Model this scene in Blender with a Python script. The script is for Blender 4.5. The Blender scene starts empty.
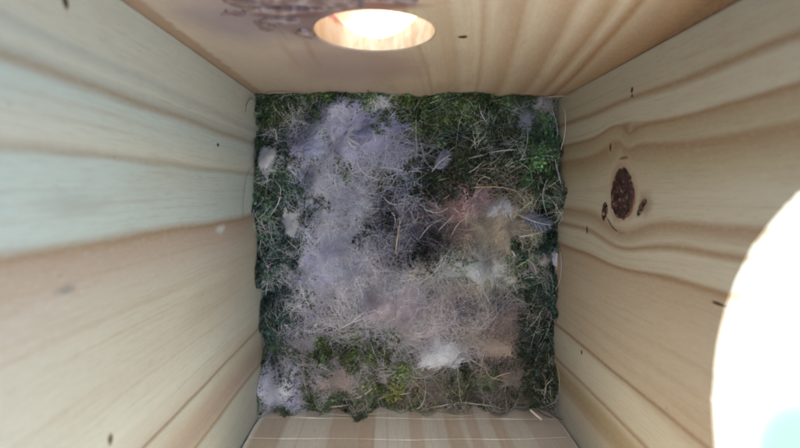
import bpy, math, random
import numpy as np
from mathutils import Vector, Euler

# ------------------------------------------------------------------ camera
sc = bpy.context.scene
MM = 0.001
HX, HY = 60.0, 63.6            # half inner width (x) and half inner depth (y) of the box, mm
Z0, Z1 = -36.0, 206.0          # floor and underside of the added roof boards, mm (nest surface is about z = 0)
CAM = (-7.2, 26.5, 197.9)      # mm
ROT = (-0.0667, -0.0177, 0.0041)
FPX = 498.4                    # focal length in photo pixels (photo 800 x 448)
cd = bpy.data.cameras.new('camera'); cam = bpy.data.objects.new('camera', cd)
sc.collection.objects.link(cam); sc.camera = cam
cam.location = [c * MM for c in CAM]; cam.rotation_euler = ROT
cd.sensor_width = 36; cd.lens = FPX / 800 * 36
cd.clip_start = 0.002; cd.clip_end = 50
cd.dof.use_dof = True; cd.dof.focus_distance = 0.185; cd.dof.aperture_fstop = 16

# ------------------------------------------------------------------ world, sun, exposure
SUN_EL, SUN_AZ = math.radians(57), math.radians(0)     # sun stands beyond the entrance wall (+y)
w = bpy.data.worlds.new('World'); sc.world = w; w.use_nodes = True
wn = w.node_tree.nodes; wl = w.node_tree.links
sky = wn.new('ShaderNodeTexSky'); sky.sky_type = 'NISHITA'; sky.sun_disc = False
sky.sun_elevation = SUN_EL; sky.sun_rotation = SUN_AZ
wl.new(sky.outputs[0], wn['Background'].inputs[0]); wn['Background'].inputs[1].default_value = 0.15
sd = bpy.data.lights.new('sun', 'SUN'); sd.energy = 2.2; sd.angle = math.radians(0.5); sd.color = (1, .93, .82)
so = bpy.data.objects.new('sun', sd); sc.collection.objects.link(so)
dirv = Vector((math.sin(SUN_AZ) * math.cos(SUN_EL), math.cos(SUN_AZ) * math.cos(SUN_EL), math.sin(SUN_EL)))
so.rotation_euler = dirv.to_track_quat('Z', 'Y').to_euler(); so.location = dirv * 2
PANE = .75                      # radiance of the daylit milky window
vs = sc.view_settings; vs.view_transform = 'Standard'; vs.look = 'None'; vs.exposure = 3.65; vs.gamma = 1
vs.use_curve_mapping = False
sc.cycles.max_bounces = 12; sc.cycles.diffuse_bounces = 5; sc.cycles.filter_width = 1.9
sc.cycles.use_denoising = True
sc.cycles.sample_clamp_indirect = 4

rng = np.random.default_rng(7)
CR = np.array(Euler(ROT).to_matrix())

def hit(px, py, axis, value):
    """photo pixel -> point (mm) where its ray meets the plane axis = value"""
    d = CR @ np.array([(px - 400) / FPX, -(py - 224) / FPX, -1.0])
    t = (value - CAM[axis]) / d[axis]
    return np.array(CAM) + d * t
def on_nest(px, py):
    p = hit(px, py, 2, 0.0); return p[0], p[1]

# ------------------------------------------------------------------ helpers
def link(o, parent=None, origin=(0, 0, 0)):
    sc.collection.objects.link(o)
    if parent is not None:
        o.parent = parent
        if parent.parent is None: o.location = [-c for c in parent.location]
    return o
def mesh_obj(name, V, F, mat, parent=None, smooth=False, colors=None):
    """V (n,3) in mm"""
    me = bpy.data.meshes.new(name)
    V = np.asarray(V, dtype=np.float32) * MM
    if isinstance(F, np.ndarray):
        k = F.shape[1]
        me.vertices.add(len(V)); me.vertices.foreach_set('co', V.ravel())
        me.loops.add(F.size); me.loops.foreach_set('vertex_index', F.astype(np.int32).ravel())
        me.polygons.add(len(F)); me.polygons.foreach_set('loop_start', np.arange(0, F.size, k, dtype=np.int32))
        me.polygons.foreach_set('loop_total', np.full(len(F), k, dtype=np.int32))
        me.update(calc_edges=True)
    else:
        me.from_pydata([tuple(map(float, v)) for v in V], [], F)
    if smooth: me.polygons.foreach_set('use_smooth', np.ones(len(me.polygons), dtype=bool))
    if colors is not None:
        a = me.color_attributes.new('tint', 'FLOAT_COLOR', 'POINT')
        c = np.ones((len(V), 4), dtype=np.float32); c[:, :3] = colors
        a.data.foreach_set('color', c.ravel())
    me.validate(); me.materials.append(mat)
    return link(bpy.data.objects.new(name, me), parent)
def thing(name, label, cat, loc, group=None):
    o = bpy.data.objects.new(name, None); sc.collection.objects.link(o)
    o.empty_display_size = .01; o.location = [c * MM for c in loc]
    o['label'] = label; o['category'] = cat
    if group: o['group'] = group
    return o
def tag(o, label, cat, group=None):
    o['label'] = label; o['category'] = cat
    if group: o['group'] = group
    return o
def rebase(o, p):
    """put a single-mesh thing's origin at its base point p (mm)"""
    me = o.data; p = np.array(p, dtype=np.float32) * MM
    co = np.empty(len(me.vertices) * 3, dtype=np.float32); me.vertices.foreach_get('co', co)
    me.vertices.foreach_set('co', (co.reshape(-1, 3) - p).ravel()); me.update(); o.location = p
    return o

class T:
    """tiny node-tree writer"""
    def __init__(s, name):
        s.m = bpy.data.materials.new(name); s.m.use_nodes = True
        s.t = s.m.node_tree; s.n = s.t.nodes; s.l = s.t.links
        s.b = s.n['Principled BSDF']; s.out = s.n['Material Output']
    def put(s, v, sock):
        if hasattr(v, 'is_linked'): s.l.new(v, sock)
        else: sock.default_value = v
    def math(s, op, a, b=0.0, c=None):
        n = s.n.new('ShaderNodeMath'); n.operation = op
        s.put(a, n.inputs[0]); s.put(b, n.inputs[1])
        if c is not None: s.put(c, n.inputs[2])
        return n.outputs[0]
    def add(s, a, b): return s.math('ADD', a, b)
    def mul(s, a, b): return s.math('MULTIPLY', a, b)
    def sub(s, a, b): return s.math('SUBTRACT', a, b)
    def xyz(s, x, y, z):
        n = s.n.new('ShaderNodeCombineXYZ'); s.put(x, n.inputs[0]); s.put(y, n.inputs[1]); s.put(z, n.inputs[2]); return n.outputs[0]
    def noise(s, vec, scale=1, detail=2, rough=.5):
        n = s.n.new('ShaderNodeTexNoise'); s.l.new(vec, n.inputs['Vector'])
        n.inputs['Scale'].default_value = scale; n.inputs['Detail'].default_value = detail; n.inputs['Roughness'].default_value = rough
        return n.outputs['Fac']
    def ramp(s, fac, stops, interp='LINEAR'):
        n = s.n.new('ShaderNodeValToRGB'); n.color_ramp.interpolation = interp
        e = n.color_ramp.elements
        while len(e) < len(stops): e.new(.5)
        for i, (p, c) in enumerate(stops):
            e[i].position = p; e[i].color = (*c, 1)
        s.l.new(fac, n.inputs[0]); return n.outputs[0]
    def mix(s, fac, a, b, mode='MIX'):
        n = s.n.new('ShaderNodeMix'); n.data_type = 'RGBA'; n.blend_type = mode
        s.put(fac, n.inputs[0])
        s.put(a if hasattr(a, 'is_linked') else (*a, 1), n.inputs[6]); s.put(b if hasattr(b, 'is_linked') else (*b, 1), n.inputs[7])
        return n.outputs[2]
    def smooth(s, x, lo, hi):
        n = s.n.new('ShaderNodeMapRange'); n.interpolation_type = 'SMOOTHSTEP'
        s.put(x, n.inputs[0]); n.inputs[1].default_value = lo; n.inputs[2].default_value = hi
        return n.outputs[0]
    def coords(s):
        tc = s.n.new('ShaderNodeTexCoord'); sp = s.n.new('ShaderNodeSeparateXYZ')
        s.l.new(tc.outputs['Object'], sp.inputs[0])
        return [s.mul(o, 1000.0) for o in sp.outputs]
    def bump(s, h, strength, dist):
        n = s.n.new('ShaderNodeBump'); n.inputs['Strength'].default_value = strength; n.inputs['Distance'].default_value = dist
        s.l.new(h, n.inputs['Height']); s.l.new(n.outputs[0], s.b.inputs['Normal'])

# ------------------------------------------------------------------ wood
PALE = (.62, .575, .455); CREAM = (.66, .62, .50); TAN = (.57, .475, .36); PINK = (.54, .425, .335)
BROWN = (.36, .235, .14); DARK = (.25, .155, .095); OLIVE = (.52, .46, .32)
def mixc(a, b, f): return tuple(x * (1 - f) + y * f for x, y in zip(a, b))
def wood(name, axis, stops, shear=0.0, shear2=0.0, knots=(), warp=1.6, seed=0.0, extra=None, blot=.5, tone=(.56, .565, .565), hook=False):
    """board with its grain along z; stops = [(across-grain position in mm, colour)]"""
    t = T(name); x, y, z = t.coords(); u0 = (x, y)[axis]
    u = u0
    lowv = t.xyz(t.mul(u0, .03), seed, t.mul(z, .011))
    u = t.add(u, t.mul(t.sub(t.noise(lowv, 1, 1), .5), warp * 2))
    finev = t.xyz(t.mul(u0, .12), seed + 5, t.mul(z, .03))
    u = t.add(u, t.mul(t.sub(t.noise(finev, 1, 3), .5), warp * .9))
    if shear: u = t.add(u, t.mul(z, shear))
    if shear2: u = t.add(u, t.mul(t.mul(t.mul(z, z), .01), shear2))
    if hook:
        g = t.mul(t.smooth(z, 50.0, 60.0), t.math('POWER', 2.718, t.mul(t.sub(z, 57.0), -1 / 6.5)))
        g = t.mul(g, t.mul(t.smooth(u0, 24.0, 30.0), t.sub(1.0, t.smooth(u0, 42.5, 46.5))))
        u = t.add(u, t.mul(t.math('MINIMUM', g, 1.0), 4.5))
    for (k0, kz, ru, rz, amp) in knots:
        du = t.sub(u0, k0); dz = t.sub(z, kz)
        r2 = t.add(t.mul(t.mul(du, du), 1 / ru ** 2), t.mul(t.mul(dz, dz), 1 / rz ** 2))
        g = t.math('POWER', 2.718, t.mul(r2, -1.0))
        u = t.sub(u, t.mul(t.mul(du, g), amp))
    col = t.ramp(t.mul(t.add(u, 70.0), 1 / 140.0), [((p + 70) / 140, c) for p, c in stops])
    # soft blotches along the grain, pores and fine fibre
    bl = t.noise(t.xyz(t.mul(u, .055), seed + 9, t.mul(z, .014)), 1, 3, .6)
    col = t.mix(t.mul(t.smooth(bl, .5, .75), blot), col, (.50, .37, .25), 'MIX')
    ring = t.noise(t.xyz(t.mul(u, .55), seed + 2, t.mul(z, .006)), 1, 3, .6)
    col = t.mix(t.mul(t.smooth(ring, .52, .7), .26), col, (.43, .30, .19))
    fib = t.noise(t.xyz(t.mul(u, 3.2), seed, t.mul(z, .16)), 1, 3, .65)
    col = t.mix(t.mul(t.smooth(fib, .48, .72), .28), col, (.36, .26, .17))
    fb2 = t.noise(t.xyz(t.mul(u, 1.5), seed + 43, t.mul(z, .028)), 1, 2, .6)
    col = t.mix(t.mul(t.smooth(fb2, .52, .68), .14), col, (.33, .22, .13))
    hair = t.noise(t.xyz(t.mul(u, 1.3), seed + 31, t.mul(z, .5)), 1, 4, .7)
    col = t.mix(t.mul(t.smooth(hair, .45, .75), .24), col, (.70, .68, .60))
    spk = t.noise(t.xyz(t.mul(u, .9), seed + 17, t.mul(z, .35)), 1, 2, .5)
    col = t.mix(t.mul(t.smooth(spk, .70, .77), .5), col, (.27, .19, .12))
    if extra: col = extra(t, x, y, z, u, col)
    bc = t.n.new('ShaderNodeBrightContrast'); t.l.new(col, bc.inputs[0]); bc.inputs[1].default_value = .02; bc.inputs[2].default_value = .15; col = bc.outputs[0]
    col = t.mix(1.0, col, tone, 'MULTIPLY')          # weathered, greyed pine
    t.l.new(col, t.b.inputs['Base Color'])
    t.b.inputs['Roughness'].default_value = .62; t.b.inputs['Specular IOR Level'].default_value = .28
    t.bump(t.add(t.mul(fib, .7), t.mul(ring, .6)), .35, .00025)
    return t.m
def spot(t, col, a, b, a0, b0, ra, rb, c, soft=.6, amt=1.0):
    """a stain or speck with a shape of its own on the wood"""
    da = t.mul(t.sub(a, a0), 1 / ra); db = t.mul(t.sub(b, b0), 1 / rb)
    r = t.math('SQRT', t.add(t.mul(da, da), t.mul(db, db)))
    n = t.noise(t.xyz(t.mul(a, 1.1 / ra), t.mul(b, 1.1 / rb), a0), 1, 3, .6)
    r = t.add(r, t.mul(t.sub(n, .5), .9))
    return t.mix(t.mul(t.sub(1.0, t.smooth(r, 1 - soft, 1.0)), amt), col, c)

def line(u, wdt, c, base): return [(u - wdt, base), (u - wdt * .2, c), (u + wdt * .25, mixc(c, base, .45)), (u + wdt * 1.3, base)]

# left wall: u = y
COOL = (.57, .61, .53)
left_stops = ([(-63, PALE)] + [(-51, PALE), (-44.5, PALE), (-43, BROWN), (-42.3, TAN), (-40, mixc(PINK, BROWN, .2)), (-37, mixc(PINK, BROWN, .15)), (-34, TAN), (-31, PALE),
               (-29.6, PALE), (-28.6, DARK), (-28.0, mixc(PALE, TAN, .5)), (-22, CREAM), (-12, mixc(PALE, TAN, .2)), (0, mixc(PALE, TAN, .35)),
               (8, mixc(PALE, PINK, .6)), (13.5, mixc(PINK, BROWN, .15)), (15.8, mixc(PINK, BROWN, .4)), (16.9, mixc(PINK, BROWN, .85)), (19, COOL), (27, COOL),
               (31.6, COOL), (32.7, mixc(COOL, BROWN, .55)), (34, CREAM), (42.5, COOL), (44.2, mixc(COOL, BROWN, .75)), (45.3, mixc(COOL, BROWN, .3)), (47, CREAM), (49.5, mixc(COOL, BROWN, .25)), (51, CREAM), (63, CREAM)])
def left_extra(t, x, y, z, u, col):
    col = spot(t, col, y, z, 40.2, 43.8, .7, 1.2, (.03, .02, .02), .4)
    col = spot(t, col, y, z, 56.7, 114, 1.6, 1.2, (.12, .09, .07), .7)
    col = spot(t, col, y, z, -20.5, 106, 1.5, 1.3, (.16, .13, .10), .7)
    col = spot(t, col, y, z, 10.3, 117, 1.1, 4.0, (.30, .28, .24), .8, .8)
    col = spot(t, col, y, z, 14.5, 43, 2.0, 6.0, (.72, .70, .66), .8, .8)
    col = spot(t, col, y, z, 24, 112, 3, 14, (.42, .42, .36), .9, .45)
    return col
# right wall: u = y
right_stops = ([(-63, PALE), (-52, mixc(PALE, TAN, .4)), (-48, mixc(OLIVE, BROWN, .55)), (-44, mixc(OLIVE, BROWN, .35)), (-41.5, mixc(PALE, TAN, .3)), (-40.6, BROWN), (-39.6, PALE), (-31, CREAM),
                (-28.6, PALE), (-27.5, DARK), (-26.7, mixc(TAN, PALE, .3)), (-16, mixc(TAN, PALE, .3)), (-5, mixc(TAN, PALE, .25)), (4.2, mixc(TAN, BROWN, .15)), (5.8, BROWN), (6.8, PALE),
                (12, CREAM), (13.8, mixc(PALE, BROWN, .9)), (15, PALE), (19.5, mixc(PALE, BROWN, .8)), (21, PALE), (26, PALE), (32, OLIVE), (37.5, mixc(OLIVE, BROWN, .8)), (39, OLIVE), (42.8, mixc(OLIVE, BROWN, .4)), (44.0, BROWN), (44.8, PALE), (50.5, PALE),
                (52.3, mixc(OLIVE, BROWN, .9)), (53.5, mixc(PALE, OLIVE, .5)), (63, PALE)])
def right_extra(t, x, y, z, u, col):
    # pale halo round the knot, reddish stain beside it, bark flecks
    col = spot(t, col, y, z, 26, 54, 13.5, 13, (.60, .50, .38), .5, .8)
    col = spot(t, col, y, z, 26, 54, 10.2, 9.6, (.42, .30, .21), .25, .5)
    col = spot(t, col, y, z, 23, 67, 4.5, 5, (.20, .10, .06), .8, .55)
    col = spot(t, col, y, z, 40, 45, 3.4, 2.6, (.50, .38, .26), .5, .8)
    col = spot(t, col, y, z, 40, 45, 1.6, 1.1, (.15, .09, .06), .6)
    col = spot(t, col, y, z, 36.2, 54, .7, 4.0, (.2, .12, .08), .7, .8)
    col = spot(t, col, y, z, 54.8, 57.6, .9, .8, (.03, .02, .02), .3); col = spot(t, col, y, z, 53.2, 57.8, .6, .6, (.04, .03, .02), .3)
    col = spot(t, col, y, z, 13.5, 28.6, 1.6, .8, (.05, .04, .03), .4)
    col = spot(t, col, y, z, -30, 27, 1.0, .8, (.08, .05, .04), .4)
    col = spot(t, col, y, z, 3.6, 98, .5, 2.6, (.10, .07, .05), .5)
    return col
# front wall (entrance): u = x, grain leans
FB = (.57, .48, .36)
def fl(u, d=.6): return [(u - 1.0, FB), (u, mixc(FB, BROWN, d)), (u + 1.1, mixc(FB, BROWN, d * .35)), (u + 2.0, FB)]
front_stops = ([(-60, FB), (-10, mixc(FB, PINK, .35)), (8.0, mixc(FB, PINK, .3)), (9.2, mixc(FB, BROWN, .65)), (10, FB)] + fl(18, .45)[1:] + fl(25.2, .6) + fl(33.5, .7)[1:3] + [(36, FB)] + fl(43.5, .8)[1:3] + [(46, FB)]
               + fl(50.6, .95)[1:3] + [(53, FB), (55.8, mixc(FB, BROWN, 1.1)), (57.5, mixc(FB, BROWN, .35)), (61, mixc(FB, BROWN, .75)), (66, BROWN), (69.5, DARK)])
def front_extra(t, x, y, z, u, col):
    # weathered, gnawed and stained wood round the entrance hole
    n = t.noise(t.xyz(t.mul(x, .12), 3.0, t.mul(z, .035)), 1, 4, .65)
    col = spot(t, col, x, z, -28, 86, 18, 20, (.15, .095, .10), .8, .9)
    col = spot(t, col, x, z, -42, 84, 16, 26, (.26, .22, .25), .9, .8)
    col = spot(t, col, x, z, -18, 46, 28, 34, (.38, .28, .24), .7, .8)
    col = spot(t, col, x, z, -29, 62, 1.6, 24, (.34, .17, .09), .9, .45)
    col = spot(t, col, x, z, -35, 58, 1.3, 24, (.34, .2, .12), .9, .35)
    col = spot(t, col, x, z, 10, 75, 1.6, 1.6, (.05, .03, .03), .5)
    col = spot(t, col, x, z, -27, 94, 11, 6, (.16, .05, .04), .6, .85)
    col = spot(t, col, x, z, -12, 95, 15, 3.2, (.24, .08, .06), .7, .8)
    col = spot(t, col, x, z, -30, 89, 9, 3.5, (.13, .04, .03), .5, .8)
    col = spot(t, col, x, z, -27.5, 77, 4.2, 5.0, (.13, .05, .04), .6, .8)
    col = spot(t, col, x, z, -33, 84, 1.0, 16, (.22, .15, .13), .9, .5)
    col = t.mix(t.mul(t.smooth(n, .52, .72), .4), col, (.36, .28, .24))
    eb = t.noise(t.xyz(t.mul(x, .3), 7.0, t.mul(z, .22)), 1, 4, .7)
    col = t.mix(t.mul(t.sub(1.0, t.smooth(t.add(x, t.mul(t.sub(eb, .5), 5.0)), -57.2, -55.6)), .85), col, (.34, .22, .11))
    col = t.mix(t.mul(t.smooth(t.add(t.mul(x, -1.0), t.mul(t.sub(n, .5), 16.0)), 2.0, 18.0), .25), col, (.46, .40, .42))
    return col
# back wall: stripes measured along the bottom edge of the photo
def bx(px): return (px - 410.9) * .351
bp = [(232, 0), (248, 1), (277, 0), (325, 1), (358, 1.3), (373, 0), (411, 1), (425, 0), (450, 1), (468, 0), (474, 1), (487, 0), (502, 1), (516, 0), (540, .6)]
back_stops = []
SAND = (.95, .86, .70); RUST = (.80, .65, .49)
for i, (px, k) in enumerate(bp):
    c = mixc(SAND, RUST, min(k, 1.25))
    if back_stops: back_stops.append((bx(px) - .5, back_stops[-1][1]))
    back_stops.append((bx(px) + .5, c))
M_left = wood('wood_left', 1, left_stops, seed=1, extra=left_extra, blot=.3, tone=(.475, .515, .56))
M_right = wood('wood_right', 1, right_stops, knots=[(26, 54, 13, 15, .85), (40, 45, 5, 5, .6)], warp=1.4, seed=12, extra=right_extra, blot=.35, hook=True, tone=(.60, .61, .60))
M_front = wood('wood_front', 0, front_stops, shear=.11, shear2=.04, seed=23, warp=1.2, extra=front_extra, blot=.35)
M_back = wood('wood_back', 0, back_stops, seed=37, warp=.7, blot=.25)
M_plain = wood('wood_plain', 0, [(-60, PALE), (-20, TAN), (20, PALE), (60, TAN)], seed=51)

def bore_extra(t, x, y, z, u, col):
    n = t.noise(t.xyz(t.mul(x, .35), t.mul(y, .12), t.mul(z, .2)), 1, 4, .6)
    col = t.mix(t.smooth(n, .35, .65), (.84, .67, .42), (.66, .45, .25))
    col = t.mix(t.mul(t.sub(1.0, t.smooth(t.add(x, t.mul(n, 6.0)), -20.0, -14.0)), .6), col, (.34, .16, .09))
    e = t.mul(t.smooth(t.add(y, t.mul(t.sub(n, .5), 8.0)), 69.0, 71.5), t.sub(1.0, t.smooth(x, -19.0, -9.0)))          # red brown gnawed streaks
    return t.mix(t.mul(e, .8), col, (.40, .13, .10))
M_bore = wood('wood_bore', 0, [(-60, PALE), (60, PALE)], seed=61, extra=bore_extra)
box = thing('nest_box', 'pale pine nest box with round entrance hole and round side window', 'nest box', (0, 0, Z0))
def slab_with_hole(name, axis, inner, outer, a0, a1, z0, z1, ca, cz, ra, rz, mat, jitter=0.0, seg=128, flare=0.0, bore=None):
    """board between two planes of `axis`, pierced by an elliptic hole; the other horizontal axis runs a0..a1"""
    th = np.linspace(0, 2 * np.pi, seg, endpoint=False)
    r = np.random.default_rng(3); j = 1 + jitter * r.normal(size=seg) * (r.random(seg) > .6)
    ia, iz = ca + ra * np.cos(th) * j, cz + rz * np.sin(th) * j
    oa, oz = [], []
    for t_ in th:                                   # matching points on the rectangle
        dx, dz = math.cos(t_), math.sin(t_)
        s = min((a1 - ca) / dx if dx > 1e-9 else ((a0 - ca) / dx if dx < -1e-9 else 1e9),
                (z1 - cz) / dz if dz > 1e-9 else ((z0 - cz) / dz if dz < -1e-9 else 1e9))
        oa.append(ca + dx * s); oz.append(cz + dz * s)
    oa, oz = np.array(oa), np.array(oz)
    for (A, B) in ((a0, z0), (a0, z1), (a1, z0), (a1, z1)):
        k = np.argmin((oa - A) ** 2 + (oz - B) ** 2); oa[k], oz[k] = A, B
    def ring(a, z, d):
        V = np.zeros((seg, 3)); V[:, axis] = d; V[:, 1 - axis] = a; V[:, 2] = z; return V
    sgn = 1 if outer > inner else -1
    k = .35                                          # slightly broken edge of the hole
    rings = [ring(oa, oz, inner), ring(ca + (ia - ca) * (1 + k / ra), cz + (iz - cz) * (1 + k / rz), inner), ring(ia, iz, inner + sgn * k),
             ring(ca + (ia - ca) * (1 + flare / ra), cz + (iz - cz) * (1 + flare / rz), outer), ring(oa, oz, outer)]
    V = np.concatenate(rings); F = []
    for q in range(5):
        for i in range(seg):
            i2 = (i + 1) % seg; q2 = (q + 1) % 5
            f = [q * seg + i, q * seg + i2, q2 * seg + i2, q2 * seg + i]
            F.append(f)
    me = mesh_obj(name, V, F, mat, box)
    if bore is not None:
        me.data.materials.append(bore)
        for p in me.data.polygons:
            if p.index // seg == 2: p.material_index = 1
    import bmesh
    bm = bmesh.new(); bm.from_mesh(me.data); bmesh.ops.recalc_face_normals(bm, faces=bm.faces); bm.to_mesh(me.data); bm.free()
    return me
def block(name, x0, x1, y0, y1, z0, z1, mat, parent=box):
    V = [(x, y, z) for x in (x0, x1) for y in (y0, y1) for z in (z0, z1)]
    F = [(0, 1, 3, 2), (4, 6, 7, 5), (0, 4, 5, 1), (2, 3, 7, 6), (0, 2, 6, 4), (1, 5, 7, 3)]
    return mesh_obj(name, V, F, mat, parent)
TH = 18.0
front = slab_with_hole('front_wall', 1, HY, HY + 27.0, -HX - TH, HX + TH, Z0 - TH, Z1, -11.2, 76.8, 14.2, 15.2, M_front, flare=5.0, bore=M_bore)
front['label'] = 'front board with bright round entrance hole and gnawed wood'
left = block('left_wall', -HX - TH, -HX, -HY - TH, HY - .25, Z0, Z1, M_left)
right = slab_with_hole('right_wall', 0, HX, HX + TH, -HY - TH, HY - .25, Z0, Z1, -14, 140.4, 48, 43, M_right, jitter=.004, seg=192)
right['label'] = 'side board with dark knot and round window'
block('floor', -HX, HX, -HY - TH, HY - .25, Z0 - TH, Z0, M_plain)

# unseen roof boards round an open hatch, added to shape the overhead light
for xa, xb, ya, yb in ((-HX - TH, HX + TH, 48, HY + 27), (-HX - TH, HX + TH, -HY - TH, -50), (-HX - TH, -48, -49.8, 47.8), (48, HX + TH, -49.8, 47.8)):
    block('added_roof_board', xa, xb, ya, yb, Z1 + .3, Z1 + 14, M_plain)

# back wall: sawn climbing grooves across the grain and a gap at each side edge
zs = np.unique(np.concatenate([np.arange(Z0, Z1, 12.0), [Z1]] + [np.linspace(g - 1.6, g + 1.6, 17) for g in (6, 22, 38, 54, 70, 86)]))
xs = np.linspace(-1, 1, 121)
XX, ZZ = np.meshgrid(xs, zs)
r_ = np.random.default_rng(5)
Vb = np.zeros((*XX.shape, 3))
edge_w = lambda z: .55 + .35 * np.sin(z * .33) * np.sin(z * .11 + 1) + .2 * np.sin(z * .9)
Vb[..., 0] = XX * (HX - .5 - np.clip(edge_w(ZZ), .1, 2) * .5)
dep = np.zeros_like(XX)
for gi, g in enumerate((6, 22, 38, 54, 70, 86)):
    gz = g + .9 * np.sin(XX * 2.2 + gi) + .35 * np.sin(XX * 9 + gi * 2)
    dz = (ZZ - gz)
    cut = .22 + .8 * np.clip(np.sin(XX * 17 + gi * 1.7) * np.sin(XX * 7 + gi) - .35, 0, 1)
    dep = dep + cut * .75 * np.exp(-(dz / .22) ** 2) - .1 * np.exp(-((dz + .6) / .3) ** 2) * (.3 + cut)     # saw cut and its raised burr
    Vb[..., 2] = 0
Vb[..., 1] = -HY - dep
Vb[..., 2] = ZZ
nz, nx = XX.shape
idx = np.arange(nz * nx).reshape(nz, nx)
Fq = np.stack([idx[:-1, :-1], idx[:-1, 1:], idx[1:, 1:], idx[1:, :-1]], -1).reshape(-1, 4)
Vback = Vb.reshape(-1, 3).copy(); Vrear = Vback.copy(); Vrear[:, 1] = -HY - TH
n0 = len(Vback)
side = []
for e in (idx[:, 0], idx[::-1, -1]):
    side.append(np.stack([e[:-1], e[1:], e[1:] + n0, e[:-1] + n0], -1))
for e in (idx[0, ::-1], idx[-1, :]):
    side.append(np.stack([e[:-1], e[1:], e[1:] + n0, e[:-1] + n0], -1))
Fall = np.concatenate([Fq[:, ::-1], Fq + n0] + side)
back = mesh_obj('back_wall', np.concatenate([Vback, Vrear]), Fall[:, ::-1], M_back, box)
back['label'] = 'striped back board with sawn cross grooves'

# splinters: the pale sliver at the right edge of the back board and the gnawed flakes by the entrance
def flake(name, parent, pts, mat, lift, n_axis, base, thick=.5):
    """lens shaped chip of wood on a wall; pts = (centre a, centre z, half length, half height, angle)"""
    a, z, la, lz, ang = pts; N = 20; V = [(0, 0, lift)]
    for i in range(N):
        q = 2 * math.pi * i / N; wob = 1 + .18 * math.sin(3 * q + a) + .1 * math.sin(7 * q + z)
        V.append((la * wob * math.cos(q) * (1 - .25 * abs(math.sin(q))), lz * wob * math.sin(q), lift * (.55 + .35 * math.cos(q))))
    for i in range(N):
        x, y, _ = V[1 + i]; V.append((x, y, -.3))
    out = []
    for x, y, h in V:
        u = a + x * math.cos(ang) - y * math.sin(ang); v = z + x * math.sin(ang) + y * math.cos(ang)
        p = [0, 0, v]; p[1 - n_axis] = u; p[n_axis] = base[0] + base[1] * h; out.append(p)
    F = [(0, 1 + i, 1 + (i + 1) % N) for i in range(N)] + [(1 + i, 1 + N + i, 1 + N + (i + 1) % N, 1 + (i + 1) % N) for i in range(N)]
    o = mesh_obj(name, out, F, mat, parent, smooth=False)
    return o
t = T('splinter_wood'); x, y, z = t.coords()
n = t.noise(t.xyz(t.mul(x, .35), 0.0, t.mul(z, .35)), 1, 4, .6)
t.l.new(t.ramp(n, [(.3, (.07, .035, .03)), (.5, (.14, .095, .09)), (.72, (.27, .235, .235))]), t.b.inputs['Base Color']); t.b.inputs['Roughness'].default_value = .7
t.bump(n, .6, .0006); M_spl = t.m
t = T('cut_wood'); t.b.inputs['Roughness'].default_value = .7
x, y, z = t.coords(); n = t.noise(t.xyz(t.mul(x, 1.5), y, t.mul(z, .2)), 1, 3)
t.l.new(t.ramp(n, [(.3, (.52, .42, .30)), (.7, (.68, .60, .47))]), t.b.inputs['Base Color']); M_cut = t.m
for pts, lift in (((-20.5, 98, 9, 3.2, .06), 1.6), ((-31, 92.5, 7, 1.8, .12), 1.2), ((-30.5, 99.5, 6, 2.4, -.1), 1.4), ((-27.7, 77.5, 1.9, 2.6, .1), 1.2),
                  ((-8, 99.5, 7, 2.0, -.1), 1.1), ((-31.5, 86, 4.5, 1.5, .1), 1.0), ((-36, 82, 2.2, 3.2, .1), .7), ((-24.5, 93.2, 5.0, 1.2, .25), 1.0), ((-40.5, 90, 3.0, 1.6, .3), .6), ((-37, 96, 3.5, 2.6, .2), .9)):
    flake('splinter', front, pts, M_spl, lift, 1, (HY, -1))
def bar(name, parent, p0, p1, w0, w1, mat, sides=4):
    p0, p1 = np.array(p0, float), np.array(p1, float); d = (p1 - p0) / np.linalg.norm(p1 - p0)
    n_ = np.cross(d, (0, 1, .2)); n_ /= np.linalg.norm(n_); b = np.cross(d, n_)
    V = []
    for p, ww in ((p0, w0), ((p0 * .6 + p1 * .4), w0 * .95), (p1, w1)):
        for k in range(sides):
            q = 2 * math.pi * (k + .5) / sides; V.append(p + (n_ * math.cos(q) + b * math.sin(q) * .6) * ww)
    F = [(r * sides + k, r * sides + (k + 1) % sides, (r + 1) * sides + (k + 1) % sides, (r + 1) * sides + k) for r in range(2) for k in range(sides)]
    F += [tuple(range(sides))[::-1], tuple(range(2 * sides, 3 * sides))]
    return mesh_obj(name, V, F, mat, parent)
s = bar('splinter', back, (52.2, -62.9, 8), (47.5, -58.8, 9), 1.0, .55, M_cut)
s['label'] = 'pale torn splinter at the board edge'

# knot of the right wall
t = T('knot_wood'); x, y, z = t.coords()
n1 = t.noise(t.xyz(t.mul(y, .55), t.mul(z, .55), 1.0), 1, 4, .7)
da, db = t.sub(y, 26.0), t.sub(z, 54.0)
ang = t.math('ARCTAN2', db, da); rad = t.math('SQRT', t.add(t.mul(da, da), t.mul(db, db)))
crk = t.noise(t.xyz(t.mul(ang, 1.6), t.mul(rad, .25), 4.0), 1, 3, .6)
kc = t.ramp(n1, [(.36, (.012, .006, .006)), (.52, (.045, .02, .018)), (.60, (.13, .06, .045)), (.68, (.50, .36, .27))])
kc = t.mix(t.mul(t.smooth(crk, .5, .62), .75), kc, (.012, .006, .005))
kc = t.mix(t.smooth(t.add(rad, t.mul(n1, 2.0)), 7.8, 9.0), kc, (.16, .075, .045))
t.l.new(kc, t.b.inputs['Base Color']); t.b.inputs['Roughness'].default_value = .55; t.bump(t.sub(n1, crk), .8, .0008); M_knot = t.m
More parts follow.
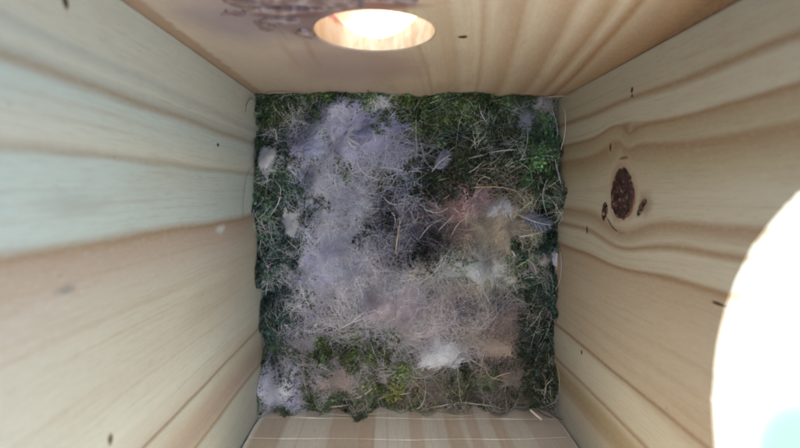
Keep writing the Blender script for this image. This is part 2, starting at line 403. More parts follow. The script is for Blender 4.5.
def disc(name, parent, cy, cz, ry, rz, mat, rough, seed, bulge=.35, ang=0.0):
    r = np.random.default_rng(seed); R, S = 9, 40; V = [(HX - bulge, cy, cz)]
    for i in range(1, R + 1):
        for k in range(S):
            q = 2 * math.pi * k / S; f = i / R; wob = 1 + .06 * math.sin(2 * q + seed) + .03 * math.sin(11 * q) + .025 * math.sin(17 * q + 1) + .05 * math.sin(3 * q + seed) - (.1 * max(0, math.cos(q)) if ry > 5 else 0)
            a, b = ry * f * wob * math.cos(q), rz * f * wob * math.sin(q)
            h = (bulge + rough * r.normal() * (1 if i < R - 1 else 0)) if i < R else -.3
            V.append((HX - h, cy + a * math.cos(ang) - b * math.sin(ang), cz + a * math.sin(ang) + b * math.cos(ang)))
    F = [(0, 1 + k, 1 + (k + 1) % S) for k in range(S)]
    for i in range(R - 1):
        for k in range(S):
            F.append((1 + i * S + k, 1 + (i + 1) * S + k, 1 + (i + 1) * S + (k + 1) % S, 1 + i * S + (k + 1) % S))
    return mesh_obj(name, V, F, mat, parent, smooth=True)
k = disc('knot', right, 26.0, 54, 7.9, 8.2, M_knot, .14, 2); k['label'] = 'dark cracked knot'
t = T('resin_pocket'); x, y, z = t.coords(); n = t.noise(t.xyz(x, y, z), .8, 3)
t.l.new(t.ramp(n, [(.4, (.014, .008, .007)), (.56, (.07, .03, .02)), (.66, (.4, .3, .22))]), t.b.inputs['Base Color']); t.b.inputs['Roughness'].default_value = .35; M_res = t.m
disc('resin_pocket', right, 20.2, 42.6, 3.3, 2.0, M_res, .1, 4, .25, .25)
disc('resin_pocket', right, 22.2, 65.5, 3.4, 1.2, M_res, .1, 6, .25, .75)
crackV = []; cp = [(18.2, 44.5), (15.8, 48), (14.3, 52.5), (14.6, 57)]
for i, (a, b) in enumerate(cp):
    wd = (.22, .2, .15, .04)[i]; crackV += [(HX - .08, a - wd, b), (HX - .08, a + wd, b)]
mesh_obj('crack', crackV, [(2 * i, 2 * i + 1, 2 * i + 3, 2 * i + 2) for i in range(3)], M_res, right)

# milky window pane in the right wall, lit from outside by daylight
t = T('daylit_pane'); t.n.remove(t.b); em = t.n.new('ShaderNodeEmission'); x, y, z = t.coords()
da, db = t.mul(t.sub(y, -22.0), 1 / 15.0), t.mul(t.sub(z, 122.0), 1 / 14.0)
r = t.math('SQRT', t.add(t.mul(da, da), t.mul(db, db)))
n = t.noise(t.xyz(t.mul(y, .03), t.mul(z, .03), 0.0), 1, 2)
f = t.smooth(t.add(r, t.mul(t.sub(n, .5), .3)), .45, 1.5)
f = t.math('POWER', f, 4.0)
t.l.new(t.mix(f, (.074, .113, .10), (.94, 1.0, 1.0)), em.inputs[0]); em.inputs[1].default_value = PANE
t.l.new(em.outputs[0], t.out.inputs[0]); M_pane = t.m
S = 64; th = np.linspace(0, 2 * np.pi, S, endpoint=False); V = []
for xx in (HX + 2.0, HX + 4.0):
    V += [(xx, -14 + 47.2 * math.cos(q), 140.4 + 42.2 * math.sin(q)) for q in th]
F = [tuple(range(S)), tuple(range(S, 2 * S))[::-1]] + [(i, S + i, S + (i + 1) % S, (i + 1) % S) for i in range(S)]
pn = mesh_obj('window_pane', V, F, M_pane, right); pn['label'] = 'bright milky round window pane'

# ------------------------------------------------------------------ the nest
_k = rng.normal(size=(26, 2)); _k /= np.linalg.norm(_k, axis=1)[:, None]
_f = np.concatenate([rng.uniform(.05, .16, 10), rng.uniform(.2, .5, 16)]); _ph = rng.uniform(0, 6.28, 26)
_am = np.concatenate([np.full(10, .75), np.full(16, .75)])
CUPX, CUPY = on_nest(393, 222)
mounds = [(500, 235, 15, 4.5), (348, 128, 18, 4), (437, 345, 13, 4), (280, 385, 9, 3), (480, 268, 10, 3), (340, 375, 9, 3), (320, 260, 16, 2), (270, 160, 5, 2.0)]
mounds = [(*on_nest(a, b), r, h) for a, b, r, h in mounds]
def height(x, y):
    h = np.zeros_like(x)
    for (kx, ky), f, p, a in zip(_k, _f, _ph, _am): h = h + a * np.sin(f * (kx * x + ky * y) + p)
    d = np.hypot((x - CUPX) / 25, (y - CUPY) / 22); h = h - 17 * np.exp(-d ** 2.4)
    for mx, my, r, a in mounds: h = h + a * np.exp(-((x - mx) ** 2 + (y - my) ** 2) / r ** 2)
    e = np.minimum(HX - np.abs(x), HY - np.abs(y))
    a = np.where(HX - np.abs(x) < HY - np.abs(y), y, x + 200 * np.sign(y)) + 90 * np.sign(x)
    ed = -1.0 + 2.2 * np.sin(a * .21) * np.sin(a * .083 + 1) + 1.5 * np.sin(a * .62 + 2) * np.sin(a * .17)
    return h - 1.5 + ed * np.exp(-np.maximum(e, 0) / 3.0)

def fibre_mat(name, rough=.7, trans=.3, spec=.2):
    t = T(name); a = t.n.new('ShaderNodeAttribute'); a.attribute_name = 'tint'
    t.l.new(a.outputs['Color'], t.b.inputs['Base Color']); t.b.inputs['Roughness'].default_value = rough; t.b.inputs['Specular IOR Level'].default_value = spec
    tr = t.n.new('ShaderNodeBsdfTranslucent'); t.l.new(a.outputs['Color'], tr.inputs[0])
    mx = t.n.new('ShaderNodeMixShader'); mx.inputs[0].default_value = trans
    t.l.new(t.b.outputs[0], mx.inputs[1]); t.l.new(tr.outputs[0], mx.inputs[2]); t.l.new(mx.outputs[0], t.out.inputs[0])
    return t.m
M_hair = fibre_mat('fine_hair', .8, .35); M_grass = fibre_mat('dry_grass', .55, .15, .3); M_moss = fibre_mat('moss_leaf', .7, .3, .15); M_feather = fibre_mat('feather_vane', .7, .3)

def tubes(P, rad, col, sides=3):
    """P (n,k,3) polylines, rad (n,k) radii, col (n,3) -> V, F, colours"""
    n, k, _ = P.shape
    Tn = np.gradient(P, axis=1); Tn /= np.linalg.norm(Tn, axis=2, keepdims=True) + 1e-9
    up = rng.normal(size=(n, 1, 3)) * .3 + np.array([0, 0, 1.0])
    N = np.cross(Tn, np.broadcast_to(up, Tn.shape)); N /= np.linalg.norm(N, axis=2, keepdims=True) + 1e-9
    B = np.cross(Tn, N)
    rings = []
    for s in range(sides):
        q = 2 * math.pi * s / sides
        rings.append(P + rad[..., None] * (N * math.cos(q) + B * math.sin(q)))
    V = np.stack(rings, 2)                            # n,k,sides,3
    idx = np.arange(n * k * sides).reshape(n, k, sides)
    a, b = idx[:, :-1], idx[:, 1:]
    F = np.stack([a, np.roll(a, -1, 2), np.roll(b, -1, 2), b], -1).reshape(-1, 4)
    C = np.repeat(col, k * sides, axis=0)
    return V.reshape(-1, 3), F, C
def clampxy(P, m=.35):
    P[..., 0] = np.clip(P[..., 0], -HX + m, HX - m); P[..., 1] = np.clip(P[..., 1], -HY + m, HY - m); return P
def draped(x, y, length, k, wig, curl, lift0, lift1, th=None, zn=.5):
    """strands that lie over the nest surface: random-walk heading, arched a little above it"""
    n = len(x); th = rng.uniform(0, 2 * np.pi, n) if th is None else th
    step = length / (k - 1)
    heads = th[:, None] + np.cumsum(rng.normal(size=(n, k)) * wig, 1) + (rng.normal(size=n) * curl)[:, None] * np.linspace(-.5, .5, k)
    X = np.cumsum(np.cos(heads) * step[:, None], 1); Y = np.cumsum(np.sin(heads) * step[:, None], 1)
    X = X - X[:, k // 2:k // 2 + 1] + x[:, None]; Y = Y - Y[:, k // 2:k // 2 + 1] + y[:, None]
    s = np.linspace(0, 1, k)[None]
    base = rng.uniform(lift0, lift1, n)[:, None]; arch = rng.uniform(0, 1.6, n)[:, None] * np.sin(np.pi * s)
    tilt = rng.normal(size=(n, 1)) * .8 * (s - .5)
    P = np.stack([X, Y, X * 0], -1); P = clampxy(P)
    P[..., 2] = height(P[..., 0], P[..., 1]) + base + arch + tilt + rng.normal(size=(n, k)) * zn * .3
    return P
def taper(n, k, r, tip=.35):
    s = np.linspace(0, 1, k); prof = tip + (1 - tip) * np.sin(np.pi * np.clip(s * .92 + .05, 0, 1)) ** .6
    return r[:, None] * prof[None]

nest = thing('bird_nest', 'moss and hair bird nest filling the bottom of the wooden box', 'nest', (0, 0, Z0 + .2))

# ---- dense bed under everything
gx, gy = np.meshgrid(np.linspace(-HX + .3, HX - .3, 200), np.linspace(-HY + .3, HY - .3, 210))
gz = height(gx, gy) - 1.6 + rng.normal(size=gx.shape) * .45
Vt = np.stack([gx, gy, gz], -1).reshape(-1, 3); idx = np.arange(gx.size).reshape(gx.shape)
Ft = np.stack([idx[:-1, :-1], idx[:-1, 1:], idx[1:, 1:], idx[1:, :-1]], -1).reshape(-1, 4)
per = np.concatenate([idx[0, :], idx[1:, -1], idx[-1, -2::-1], idx[-2:0:-1, 0]])
Vs = Vt[per].copy(); Vs[:, 2] = Z0 + .2; n0 = len(Vt); m = len(per); ar = np.arange(m); nx_ = (ar + 1) % m
Fs = np.stack([per[ar], n0 + ar, n0 + nx_, per[nx_]], -1)
t = T('nest_bed'); x, y, z = t.coords()
n = t.noise(t.xyz(x, y, z), .35, 4, .7)
t.l.new(t.ramp(n, [(.3, (.018, .02, .012)), (.5, (.05, .05, .03)), (.7, (.10, .085, .06))]), t.b.inputs['Base Color']); t.b.inputs['Roughness'].default_value = .95
o = mesh_obj('moss_bed', np.concatenate([Vt, Vs]), np.concatenate([Ft, Fs]), t.m, nest); o['kind'] = 'stuff'

# ---- regions of the nest surface, measured in the photo: (px, py, rx, ry, colour, weight)
LAV = (.57, .565, .64); WHT = (.74, .75, .84); BEI = (.46, .40, .37); TANH = (.42, .33, .25); ROSE = (.46, .29, .29); GRY = (.30, .30, .36); BRN = (.20, .15, .12)
hair_regions = [(348, 128, 42, 34, (.52, .51, .70), 2800), (325, 180, 40, 40, LAV, 1700), (325, 255, 36, 48, (.56, .55, .62), 2500), (375, 285, 60, 34, mixc(LAV, BEI, .55), 2300),
    (405, 165, 40, 30, (.40, .42, .50), 900), (395, 225, 42, 34, (.14, .135, .17), 1700), (440, 300, 50, 30, BEI, 1500), (415, 340, 60, 30, mixc(LAV, BEI, .6), 1300), (300, 350, 40, 34, mixc(GRY, BEI, .4), 800),  # near-black hair in the cup: shade of the hollow put into its colour
    (490, 235, 44, 42, (.46, .40, .31), 2600), (470, 204, 34, 18, ROSE, 900), (480, 268, 38, 20, (.58, .60, .56), 1300), (500, 350, 44, 34, TANH, 700), (500, 310, 44, 30, (.24, .20, .21), 1000),
    (345, 375, 50, 26, mixc(BEI, GRY, .3), 1500), (430, 385, 60, 18, mixc(BEI, BRN, .4), 900), (520, 385, 34, 20, BRN, 900), (400, 390, 90, 16, BRN, 800), (280, 385, 24, 22, (.56, .54, .66), 900), (525, 120, 22, 16, GRY, 350), (300, 110, 40, 14, BRN, 300)]  # widest brown region, by the back board, is shadow put into hair colour
PX_MM = on_nest(410, 224)[0] - on_nest(400, 224)[0]; PX_MM /= 10
def locks(px, py, rx, ry, n, per=22, size=2.2, swirl=.8):
    """strand roots in small locks: positions, common headings and a shade per lock"""
    m = max(3, n // per); cx, cy = on_nest(px, py); q = rng.normal(size=(m, 2)) * .55
    gx_, gy_ = cx + q[:, 0] * rx * PX_MM, cy + q[:, 1] * ry * PX_MM
    sz = size * np.exp(rng.normal(size=m) * .4); hd = np.arctan2(gy_ - CUPY, gx_ - CUPX) + np.pi / 2 + rng.normal(size=m) * swirl
    sh = np.exp(rng.normal(size=m) * .2); zl = rng.normal(size=m) * .7
    i = rng.integers(0, m, n); o_ = rng.normal(size=(n, 2)) * sz[i][:, None]
    x = np.clip(gx_[i] + o_[:, 0], -HX + .6, HX - .6); y = np.clip(gy_[i] + o_[:, 1], -HY + .6, HY - .6)
    return x, y, hd[i] + rng.normal(size=n) * .45, sh[i][:, None], zl[i][:, None]
def scatter(px, py, rx, ry, n):
    cx, cy = on_nest(px, py)
    q = rng.normal(size=(n, 2)) * .55
    return np.clip(cx + q[:, 0] * rx * PX_MM, -HX + .6, HX - .6), np.clip(cy + q[:, 1] * ry * PX_MM, -HY + .6, HY - .6)
def vary(c, n, amt=.18, hue=.04, gain=1.5):
    c = np.array(c)[None] * np.exp(rng.normal(size=(n, 1)) * amt) * (1 + rng.normal(size=(n, 3)) * hue); return np.clip(c * gain, .004, .88)
Vl, Fl, Cl, off = [], [], [], 0
def push(v, f, c):
    global off
    Vl.append(v); Fl.append(f + off); Cl.append(c); off += len(v)
def flush(name, mat, parent, smooth=False):
    global off
    o = mesh_obj(name, np.concatenate(Vl), np.concatenate(Fl), mat, parent, smooth, np.concatenate(Cl)); Vl.clear(); Fl.clear(); Cl.clear(); off = 0; return o
for (px, py, rx, ry, c, n) in hair_regions:
    n = int(n * .62); x, y, th, sh, zl = locks(px, py, rx, ry, n)
    L = rng.uniform(5, 19, n)
    P = draped(x, y, L * 1.15, 9, .12, 1.2, -.8, 1.5, th); P[..., 2] += zl
    push(*tubes(P, taper(n, 9, rng.uniform(.035, .09, n)), vary(c, n, .2, .04, 1.2) * sh))
for (px, py, rx, ry, c, n) in [(335, 170, 50, 75, (.62, .62, .72), 800), (345, 280, 70, 40, (.62, .61, .65), 700), (410, 320, 80, 36, (.56, .53, .53), 600), (480, 240, 60, 50, (.5, .46, .42), 110), (395, 215, 40, 36, (.50, .50, .58), 130), (290, 240, 30, 100, (.56, .60, .64), 170), (480, 130, 80, 30, (.46, .5, .5), 90)]:
    x, y, th, sh, zl = locks(px, py, rx, ry, n, 5, 2.5, .9)          # long single pale hairs lying over the felt
    P = draped(x, y, rng.uniform(9, 26, n), 12, .1, 1.5, .6, 2.8, th)
    push(*tubes(P, taper(n, 12, rng.uniform(.035, .075, n)), vary(c, n, .12, .03, 1.25)))
o = flush('hair_lining', M_hair, nest); o['kind'] = 'stuff'; o['label'] = 'felted pale lavender and tan animal hair lining the cup'

# ---- grass fibres: pale, long, mostly round the border
def border(n, side):
    a = rng.uniform(-1, 1, n); d = rng.exponential(5.5, n) + .5
    if side == 'L': return -HX + d, a * HY, np.pi / 2
    if side == 'R': return HX - d, a * HY, np.pi / 2
    if side == 'F': return a * HX, HY - d, 0.0
    return a * HX, -HY + d, 0.0
GRS = [(.34, .32, .25), (.22, .26, .15), (.46, .46, .42), (.15, .18, .09), (.11, .10, .065)]
for side, n in (('L', 200), ('R', 300), ('F', 170), ('B', 220)):
    x, y, th0 = border(n, side)
    th = th0 + rng.normal(size=n) * .75 + np.pi * rng.integers(0, 2, n)
    P = draped(x, y, rng.uniform(7, 28, n), 12, .13, 1.6, -.6, 2.2, th)
    ci = rng.integers(0, 5, n); C = 1.3 * np.array(GRS)[ci] * np.exp(rng.normal(size=(n, 1)) * .2)
    push(*tubes(P, taper(n, 12, rng.uniform(.04, .12, n)), C))
for (px, py, rx, ry, c, n) in [(480, 130, 70, 30, (.30, .33, .28), 170), (520, 270, 34, 60, (.30, .32, .25), 240), (280, 260, 30, 80, (.28, .33, .28), 260), (330, 210, 60, 70, (.55, .55, .62), 170), (400, 300, 100, 60, (.50, .46, .42), 170),
                              (470, 230, 60, 50, (.45, .38, .30), 120), (390, 225, 50, 40, (.38, .36, .38), 90), (520, 160, 40, 60, (.30, .32, .25), 180), (430, 390, 110, 16, (.34, .29, .21), 240), (320, 100, 60, 14, (.30, .30, .2), 200)]:
    n = int(n * .5); x, y = scatter(px, py, rx, ry, n)
    P = draped(x, y, rng.uniform(8, 24, n), 12, .12, 1.3, -.2, 2.6)
    push(*tubes(P, taper(n, 12, rng.uniform(.045, .13, n)), vary(c, n, .3)))
o = flush('grass_tangle', M_grass, nest); o['kind'] = 'stuff'; o['label'] = 'tangle of fine dry grass round the rim'

# ---- moss sprigs
moss_regions = [(300, 105, 60, 16, (.075, .105, .04), 500), (430, 108, 110, 22, (.085, .125, .04), 1100), (540, 150, 18, 34, (.10, .19, .055), 650), (500, 135, 60, 26, (.06, .085, .035), 600), (455, 170, 60, 22, (.055, .07, .03), 500),
    (275, 200, 20, 70, (.065, .105, .05), 800), (275, 300, 18, 60, (.05, .085, .05), 800), (300, 250, 26, 70, (.06, .095, .055), 500), (545, 270, 22, 60, (.055, .09, .045), 800), (535, 340, 26, 50, (.05, .065, .035), 500),
    (330, 355, 60, 18, (.09, .12, .04), 450), (375, 365, 34, 16, (.11, .14, .04), 260), (395, 395, 22, 10, (.17, .19, .035), 190), (360, 395, 90, 12, (.07, .095, .035), 500), (320, 352, 10, 8, (.14, .19, .045), 80), (490, 385, 50, 16, (.075, .10, .035), 300), (325, 137, 9, 6, (.13, .2, .06), 40),
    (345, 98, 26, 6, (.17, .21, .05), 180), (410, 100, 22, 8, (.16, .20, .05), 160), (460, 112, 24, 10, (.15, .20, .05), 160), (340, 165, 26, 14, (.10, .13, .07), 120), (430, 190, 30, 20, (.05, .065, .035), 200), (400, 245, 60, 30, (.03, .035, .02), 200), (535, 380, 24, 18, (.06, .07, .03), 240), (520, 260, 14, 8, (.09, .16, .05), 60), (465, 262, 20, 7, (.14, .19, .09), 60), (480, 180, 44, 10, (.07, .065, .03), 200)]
LEAF = 16
for (px, py, rx, ry, c, n) in moss_regions:
    x, y, th, sh, zl = locks(px, py, rx, ry, n, 9, 1.5, 1.6)
    P = draped(x, y, rng.uniform(3.5, 9, n), LEAF, .16, 1.0, -1.2, 1.2, th); P[..., 2] += zl * 1.3; ee = np.minimum(HX - np.abs(P[..., 0]), HY - np.abs(P[..., 1])); P[..., 2] += np.exp(-ee / 1.5) * (rng.exponential(1.6, n) - .8)[:, None]
    Tn = np.gradient(P, axis=1); Tn /= np.linalg.norm(Tn, axis=2, keepdims=True)
    N = np.cross(Tn, [0, 0, 1.0]); N /= np.linalg.norm(N, axis=2, keepdims=True) + 1e-9; B = np.cross(N, Tn)
    a = np.arange(LEAF) * 2.4 + rng.uniform(0, 6, (n, 1)); out = N * np.cos(a)[..., None] + B * np.sin(a)[..., None]
    ln = rng.uniform(1.1, 2.5, (n, LEAF, 1)) * np.linspace(1.1, .5, LEAF)[None, :, None]
    d = out * .8 + Tn * rng.uniform(.3, .9, (n, LEAF, 1)); sd = np.cross(d, Tn + rng.normal(size=d.shape) * .3); sd /= np.linalg.norm(sd, axis=2, keepdims=True) + 1e-9
    wd = ln * .24
    Q = np.stack([P - sd * wd * .4, P + d * ln * .5 - sd * wd, P + d * ln, P + d * ln * .5 + sd * wd], 2)     # n,LEAF,4,3
    Q = clampxy(Q, .2)
    F = np.arange(n * LEAF * 4).reshape(-1, 4)
    C = np.repeat(vary(c, n, .3, .08, 1.1) * sh ** 2.0 * np.array([.95, .98, 1.35]), LEAF * 4, 0)
    push(Q.reshape(-1, 3), F, C)
    push(*tubes(P[:, ::3], np.full((n, P[:, ::3].shape[1]), .09), vary((.07, .06, .03), n, .3)))
o = flush('moss_foliage', M_moss, nest); o['kind'] = 'stuff'; o['label'] = 'green moss sprigs packed round the edges'

# ---- single grass stems that can be told apart
stems = [([(445, 200), (458, 191), (480, 187), (505, 188), (531, 196)], .28, (.42, .32, .20)), ([(400, 216), (400, 228), (398, 240), (395, 262)], .42, (.52, .42, .28)), ([(383, 197), (388, 203), (396, 205), (404, 204)], .3, (.6, .58, .55)),
    ([(519, 237), (534, 233), (549, 229)], .34, (.70, .68, .62)), ([(511, 250), (514, 256)], .45, (.72, .70, .66)), ([(514, 267), (524, 261), (533, 255)], .3, (.40, .52, .28)), ([(428, 104), (440, 101), (452, 105), (462, 113)], .3, (.55, .54, .46)),
    ([(470, 158), (495, 152), (522, 150)], .26, (.48, .47, .40)), ([(318, 270), (330, 262), (348, 262)], .22, (.66, .65, .72)), ([(345, 398), (360, 393), (373, 389)], .32, (.58, .50, .38)), ([(372, 402), (392, 397), (412, 395)], .3, (.5, .42, .30)),
    ([(330, 332), (350, 322), (368, 308)], .24, (.62, .57, .55)), ([(300, 262), (318, 240), (330, 225)], .2, (.62, .62, .70)), ([(552, 100), (558, 130), (552, 160), (558, 190)], .2, (.55, .54, .48)), ([(548, 170), (541, 195), (548, 220)], .22, (.5, .5, .44)),
    ([(556, 300), (549, 330), (535, 352)], .2, (.52, .47, .38)), ([(480, 385), (500, 372), (530, 368)], .2, (.46, .38, .27)), ([(262, 250), (270, 270), (262, 300)], .24, (.56, .58, .52)), ([(268, 120), (276, 135), (270, 150)], .22, (.5, .52, .42)),
    ([(290, 118), (310, 125), (318, 140)], .22, (.52, .53, .45)), ([(485, 160), (470, 172), (440, 180)], .24, (.45, .42, .36)), ([(352, 150), (362, 172), (380, 180)], .2, (.66, .66, .76)), ([(340, 240), (352, 222), (352, 205)], .2, (.6, .6, .7)), ([(420, 245), (432, 228), (446, 220)], .26, (.5, .42, .40)),
    ([(440, 235), (452, 220), (460, 208)], .26, (.52, .42, .42)), ([(452, 240), (462, 222), (478, 214)], .22, (.55, .46, .40)), ([(410, 300), (412, 320), (422, 330)], .24, (.55, .5, .46)), ([(300, 398), (330, 405), (352, 404)], .3, (.42, .34, .24)), ([(430, 405), (460, 401), (500, 405)], .26, (.46, .38, .28)), ([(330, 180), (344, 186), (352, 196)], .24, (.28, .26, .30)),
    ([(333, 150), (340, 155), (347, 160)], .28, (.20, .20, .24)), ([(500, 110), (520, 118), (535, 116)], .22, (.5, .5, .42)), ([(360, 255), (378, 248), (388, 240)], .2, (.5, .48, .52))]
def bez(pts, k):
    p = np.array(pts, float); s = np.linspace(0, len(p) - 1, k); i = np.clip(s.astype(int), 0, len(p) - 2); f = (s - i)[:, None]
    pm, p0, p1, p2 = p[np.maximum(i - 1, 0)], p[i], p[i + 1], p[np.minimum(i + 2, len(p) - 1)]
    return .5 * (2 * p0 + (p1 - pm) * f + (2 * pm - 5 * p0 + 4 * p1 - p2) * f ** 2 + (3 * p0 - pm - 3 * p1 + p2) * f ** 3)
for pts, r, c in stems:
    q = np.array([on_nest(*p) for p in pts]); q = bez(q, 12)
    z = height(q[:, 0], q[:, 1]); z = np.convolve(np.pad(z, 3, 'edge'), np.ones(7) / 7, 'valid') + 2.0 + .9 * np.sin(np.linspace(0, np.pi, 12))
    P = clampxy(np.column_stack([q, z])[None])
    v, f, col = tubes(P, taper(1, 12, np.array([r * .8]), .45), np.array([c]), 6)
    mesh_obj('grass_stem', v, f, M_grass, nest, True, col)
# a few hairs and stems that stand up against the boards
for pts, r, c in [([(-59.3, 60, 2), (-59.2, 60.5, 9), (-58.9, 57.5, 16), (-58.6, 54, 19)], .16, (.14, .10, .08)), ([(-59.2, 37, 3), (-59.4, 33, 14), (-59.2, 26, 20), (-59.4, 18, 21), (-59.3, 14, 14)], .10, (.20, .16, .14)),
                  ([(-57, 62.5, 2), (-53, 63.0, 8), (-44, 63.1, 9), (-36, 62.8, 3)], .13, (.16, .11, .08)), ([(59.2, 60, 2), (58.5, 56, 8), (59, 48, 7), (58.5, 40, 2)], .14, (.6, .58, .5)), ([(50, 62.8, 1), (56, 62.5, 7), (59, 61, 13)], .16, (.5, .4, .3)),
                  ([(59.4, 5, 1), (59.2, 0, 6), (59.3, -8, 5), (58.8, -14, 0)], .12, (.5, .48, .44)), ([(59, -40, 0), (59.3, -47, 7), (57, -55, 10), (50, -60, 6)], .12, (.4, .34, .27)), ([(53, -58, 2), (56.5, -61, 9), (58.5, -60, 15)], .2, (.09, .07, .06)), ([(50, -60, 1), (53.5, -62, 6), (57, -62.5, 8)], .2, (.08, .06, .05)),
                  ([(-40, -62.5, 1), (-25, -63, 4), (-8, -62.8, 2)], .12, (.5, .42, .32)), ([(5, -62.5, 0), (20, -63, 5), (36, -62.6, 1)], .12, (.45, .38, .28))]:
    q = bez(pts, 14)
    v, f, col = tubes(q[None], taper(1, 14, np.array([r]), .4), np.array([c]), 5)
    mesh_obj('grass_stem', v, f, M_grass, nest, True, col)

# ---- tufts of down and wool lying on the nest, each a thing
def tuft(px, py, rx, ry, ang, c, n, name, label, cat, dome=2.4, lmin=3, lmax=8, rad=(.045, .10), spread=1.0, c2=None, up_=.5):
    n = int(n * .7); cx, cy = on_nest(px, py); rx, ry = rx * PX_MM, ry * PX_MM
    m = max(6, n // 26); q = rng.normal(size=(m, 2)) * .36 * spread; u, v = q[:, 0] * rx, q[:, 1] * ry
    gx_ = cx + u * math.cos(ang) - v * math.sin(ang); gy_ = cy + u * math.sin(ang) + v * math.cos(ang)
    hd = np.arctan2(gy_ - cy, gx_ - cx) + rng.normal(size=m) * .9; cu = np.clip(rng.normal(size=m) * 1.1, -1.5, 1.5); lk = rng.uniform(.7, 1.25, m); up = rng.uniform(.1, 1.1, m)
    i = rng.integers(0, m, n); o_ = rng.normal(size=(n, 2)) * rng.uniform(.35, .8, m)[i][:, None]
    x, y = gx_[i] + o_[:, 0], gy_[i] + o_[:, 1]
    dist = np.hypot(q[:, 0], q[:, 1])[i]
    st = rng.random(n) < .18; th = hd[i] + rng.normal(size=n) * np.where(st, 1.2, .22)
    P = draped(x, y, rng.uniform(lmin, lmax, n) * lk[i], 9, .14, .7, 0.1, .7, th)
    ss = np.linspace(-.5, .5, 9)                        # the lock's common curl
    ca_, sa_ = np.cos(cu[i][:, None] * ss), np.sin(cu[i][:, None] * ss); dx_, dy_ = P[..., 0] - x[:, None], P[..., 1] - y[:, None]
    P[..., 0], P[..., 1] = x[:, None] + dx_ * ca_ - dy_ * sa_, y[:, None] + dx_ * sa_ + dy_ * ca_
    P[..., 2] += up_ + (dome * np.exp(-dist ** 2 * 1.3) * up[i] + rng.normal(size=n) * .25)[:, None]
    P = clampxy(P); k = 9
    C = vary(c, n, .08, .02) * np.exp(rng.normal(size=m) * .1)[i][:, None]
    if c2 is not None: C = np.where(rng.random((n, 1)) < .3, vary(c2, n, .15, .03), C)
    v_, f_, c_ = tubes(P, taper(n, k, rng.uniform(*rad, n)), np.clip(C, 0, .9))
    o = mesh_obj(name, v_, f_, M_hair, None, False, c_)
    rebase(o, (cx, cy, float(height(np.array([cx]), np.array([cy]))[0]))); tag(o, label, cat)
    return o
tuft(271, 160, 9, 17, 0, (.9, .9, .9), 2200, 'down_tuft', 'compact bright white oval of down near the pale side board, beside green moss', 'down', 3.4, 1.6, 3.6, (.04, .075), .85, up_=3.0)
tuft(292, 222, 7, 17, .1, (.9, .9, .9), 1800, 'down_tuft', 'narrow white down wisp next to lavender wool, smaller than the white oval', 'down', 2.8, 1.6, 3.6, (.04, .075), .85, up_=3.0)
tuft(312, 150, 15, 11, 0, (.44, .45, .60), 600, 'down_tuft', 'soft pale blue puff between white oval and lavender wool', 'down', 2.2)
tuft(381, 105, 13, 9, 0, (.78, .80, .84), 420, 'down_tuft', 'small white feathery fan at the moss under the entrance', 'down', 2.2, 3, 7)
tuft(437, 352, 30, 17, -.1, (.80, .80, .84), 1200, 'down_tuft', 'loose wide white wisp on the tan hair near the grooved board', 'down', 2.6, 4, 11)
tuft(279, 387, 22, 20, .4, (.56, .55, .66), 1300, 'wool_tuft', 'lavender white wool ball in the corner of side and grooved boards', 'wool', 3.4, 4, 9)
tuft(480, 270, 36, 16, -.1, (.86, .88, .86), 1700, 'down_tuft', 'broad greenish white down pad at the foot of the tan wool mound', 'down', 2.4, 3, 8, c2=(.58, .66, .50))
tuft(340, 378, 21, 13, .2, (.40, .33, .285), 900, 'wool_tuft', 'pinkish brown wool puff among yellow green moss', 'wool', 2.8, 3, 7)
tuft(302, 344, 15, 13, 0, (.3, .28, .3), 500, 'wool_tuft', 'small grey brown wool puff beside the lavender corner ball', 'wool', 2.4)
tuft(497, 347, 18, 11, -.3, (.44, .36, .29), 800, 'wool_tuft', 'tan wool wad beside the loose white wisp', 'wool', 2.6)
tuft(512, 380, 15, 13, 0, (.27, .22, .18), 500, 'wool_tuft', 'brown wool clump beside the splinter corner', 'wool', 2.4, 4, 9)
tuft(468, 206, 36, 18, .1, (.43, .255, .25), 620, 'wool_tuft', 'reddish pink fuzz under a bent straw', 'wool', 2.0, c2=(.62, .52, .52))
tuft(492, 228, 32, 26, 0, (.45, .395, .31), 1500, 'wool_tuft', 'domed tan wool mound beside the nest cup', 'wool', 3.0, 4, 10)
tuft(500, 210, 13, 9, 0, (.60, .58, .62), 350, 'down_tuft', 'thin whitish fluff on the tan mound next to dark feather', 'down', 3.0)
tuft(350, 128, 36, 32, 0, (.46, .455, .575), 2000, 'wool_tuft', 'large lavender wool wad near the entrance board', 'wool', 3.6, 4, 12)
tuft(322, 262, 30, 40, .1, (.44, .435, .51), 1500, 'wool_tuft', 'long lavender blue wool wad along the cup edge', 'wool', 2.6, 5, 14)
tuft(395, 305, 46, 20, -.1, (.42, .37, .39), 1100, 'wool_tuft', 'thin beige and lavender felt over the lower cup rim', 'wool', 2.2, 5, 14)
tuft(525, 124, 10, 8, 0, (.46, .47, .52), 260, 'down_tuft', 'greyish fluff in dark grass near the corner by the knot board', 'down', 1.8)
tuft(545, 105, 9, 7, 0, (.33, .31, .30), 320, 'wool_tuft', 'grey brown fluff tucked into the corner by the knot board', 'wool', 3.0)
tuft(545, 263, 8, 20, .35, (.42, .39, .36), 420, 'wool_tuft', 'limp grey tan wisp hanging in moss beside the small white feather', 'wool', 2.2)
tuft(366, 208, 6, 8, 0, (.60, .63, .74), 220, 'down_tuft', 'tiny pale scrap of down on the dark cup edge', 'down', 1.8, 2, 4)

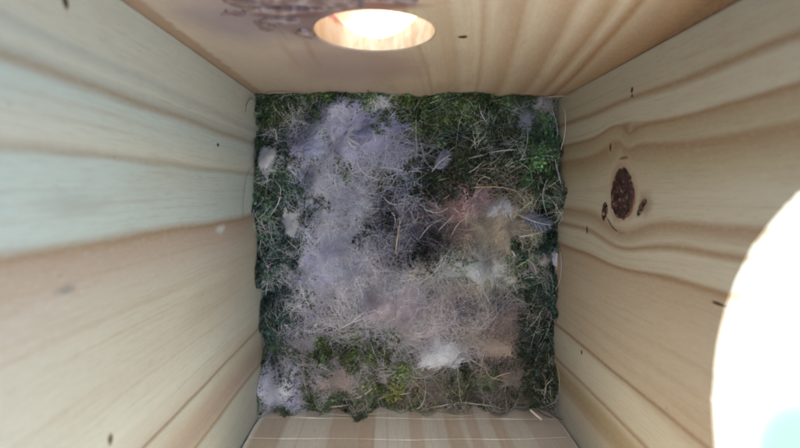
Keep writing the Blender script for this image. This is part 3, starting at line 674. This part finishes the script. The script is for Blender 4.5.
# ---- feathers
def feather(px0, py0, px1, py1, width, c_dark, c_tip, label, bend=.15, lift=3.2, nb=46):
    a = np.array(on_nest(px0, py0)); b = np.array(on_nest(px1, py1)); d = b - a; L = np.linalg.norm(d); d /= L; nrm = np.array([-d[1], d[0]])
    s = np.linspace(0, 1, 16); R = a + d * (s * L)[:, None] + nrm * (bend * L * np.sin(np.pi * s))[:, None]
    zb = float(height(np.array([(a[0] + b[0]) / 2]), np.array([(a[1] + b[1]) / 2]))[0]) + lift; z = zb + 1.2 * np.sin(np.pi * s * .7)
    Rz = clampxy(np.column_stack([R, z]))
    root = thing('feather', label, 'feather', (a[0], a[1], zb))
    v, f, c = tubes(Rz[None], taper(1, 16, np.array([.22]), .3), np.array([mixc(c_tip, (.6, .6, .6), .5)]), 5)
    mesh_obj('shaft', v, f, M_feather, root, True, c)
    for side in (-1, 1):
        k = 7; si = np.linspace(.16, 1, nb) ; P = np.zeros((nb, k, 3)); C = np.zeros((nb, 3)); ii = si * 15; i0 = np.clip(ii.astype(int), 0, 14); f_ = (ii - i0)[:, None]
        base = Rz[i0] * (1 - f_) + Rz[i0 + 1] * f_
        wl_ = width * np.sin(np.pi * np.clip(si * .8 + .16, 0, 1)) ** .7 * rng.uniform(.8, 1.1, nb)
        for q in range(k):
            g = q / (k - 1)
            P[:, q, :2] = base[:, :2] + (nrm * side)[None] * (wl_ * g * (1 - .25 * g))[:, None] + d[None] * (wl_ * (g * .55 + .35 * g * g))[:, None] + rng.normal(size=(nb, 2)) * .12 * g
            P[:, q, 2] = base[:, 2] - .5 * g * g * wl_ * .4 + rng.normal(size=nb) * .1 * g
        P = clampxy(P); m_ = rng.random((nb, 1)) ** 2 if side < 0 else rng.random((nb, 1)) * .8
        C = np.array(c_dark)[None] * (1 - m_) + np.array(c_tip)[None] * m_
        v, f, c = tubes(P, taper(nb, k, np.full(nb, .13), .3), C)
        mesh_obj('vane', v, f, M_feather, root, False, c)
    return root
feather(515, 214, 546, 224, 4.2, (.035, .04, .06), (.42, .46, .55), 'dark blue grey feather with pale fringe beside the tan mound', -.05, 4.2)
feather(562, 270, 559, 248, 2.2, (.55, .56, .60), (.75, .76, .80), 'small white curled feather against the knot board', .2, 4.5, 30)
feather(432, 172, 458, 152, 4.0, (.20, .22, .30), (.40, .42, .52), 'blue grey streaked feather in moss near the pink fuzz', .1, 2.6, 34)
feather(526, 258, 534, 272, 2.4, (.20, .18, .17), (.42, .38, .34), 'short grey brown feather lying near the dark blue grey feather', .1, 3.5, 26)
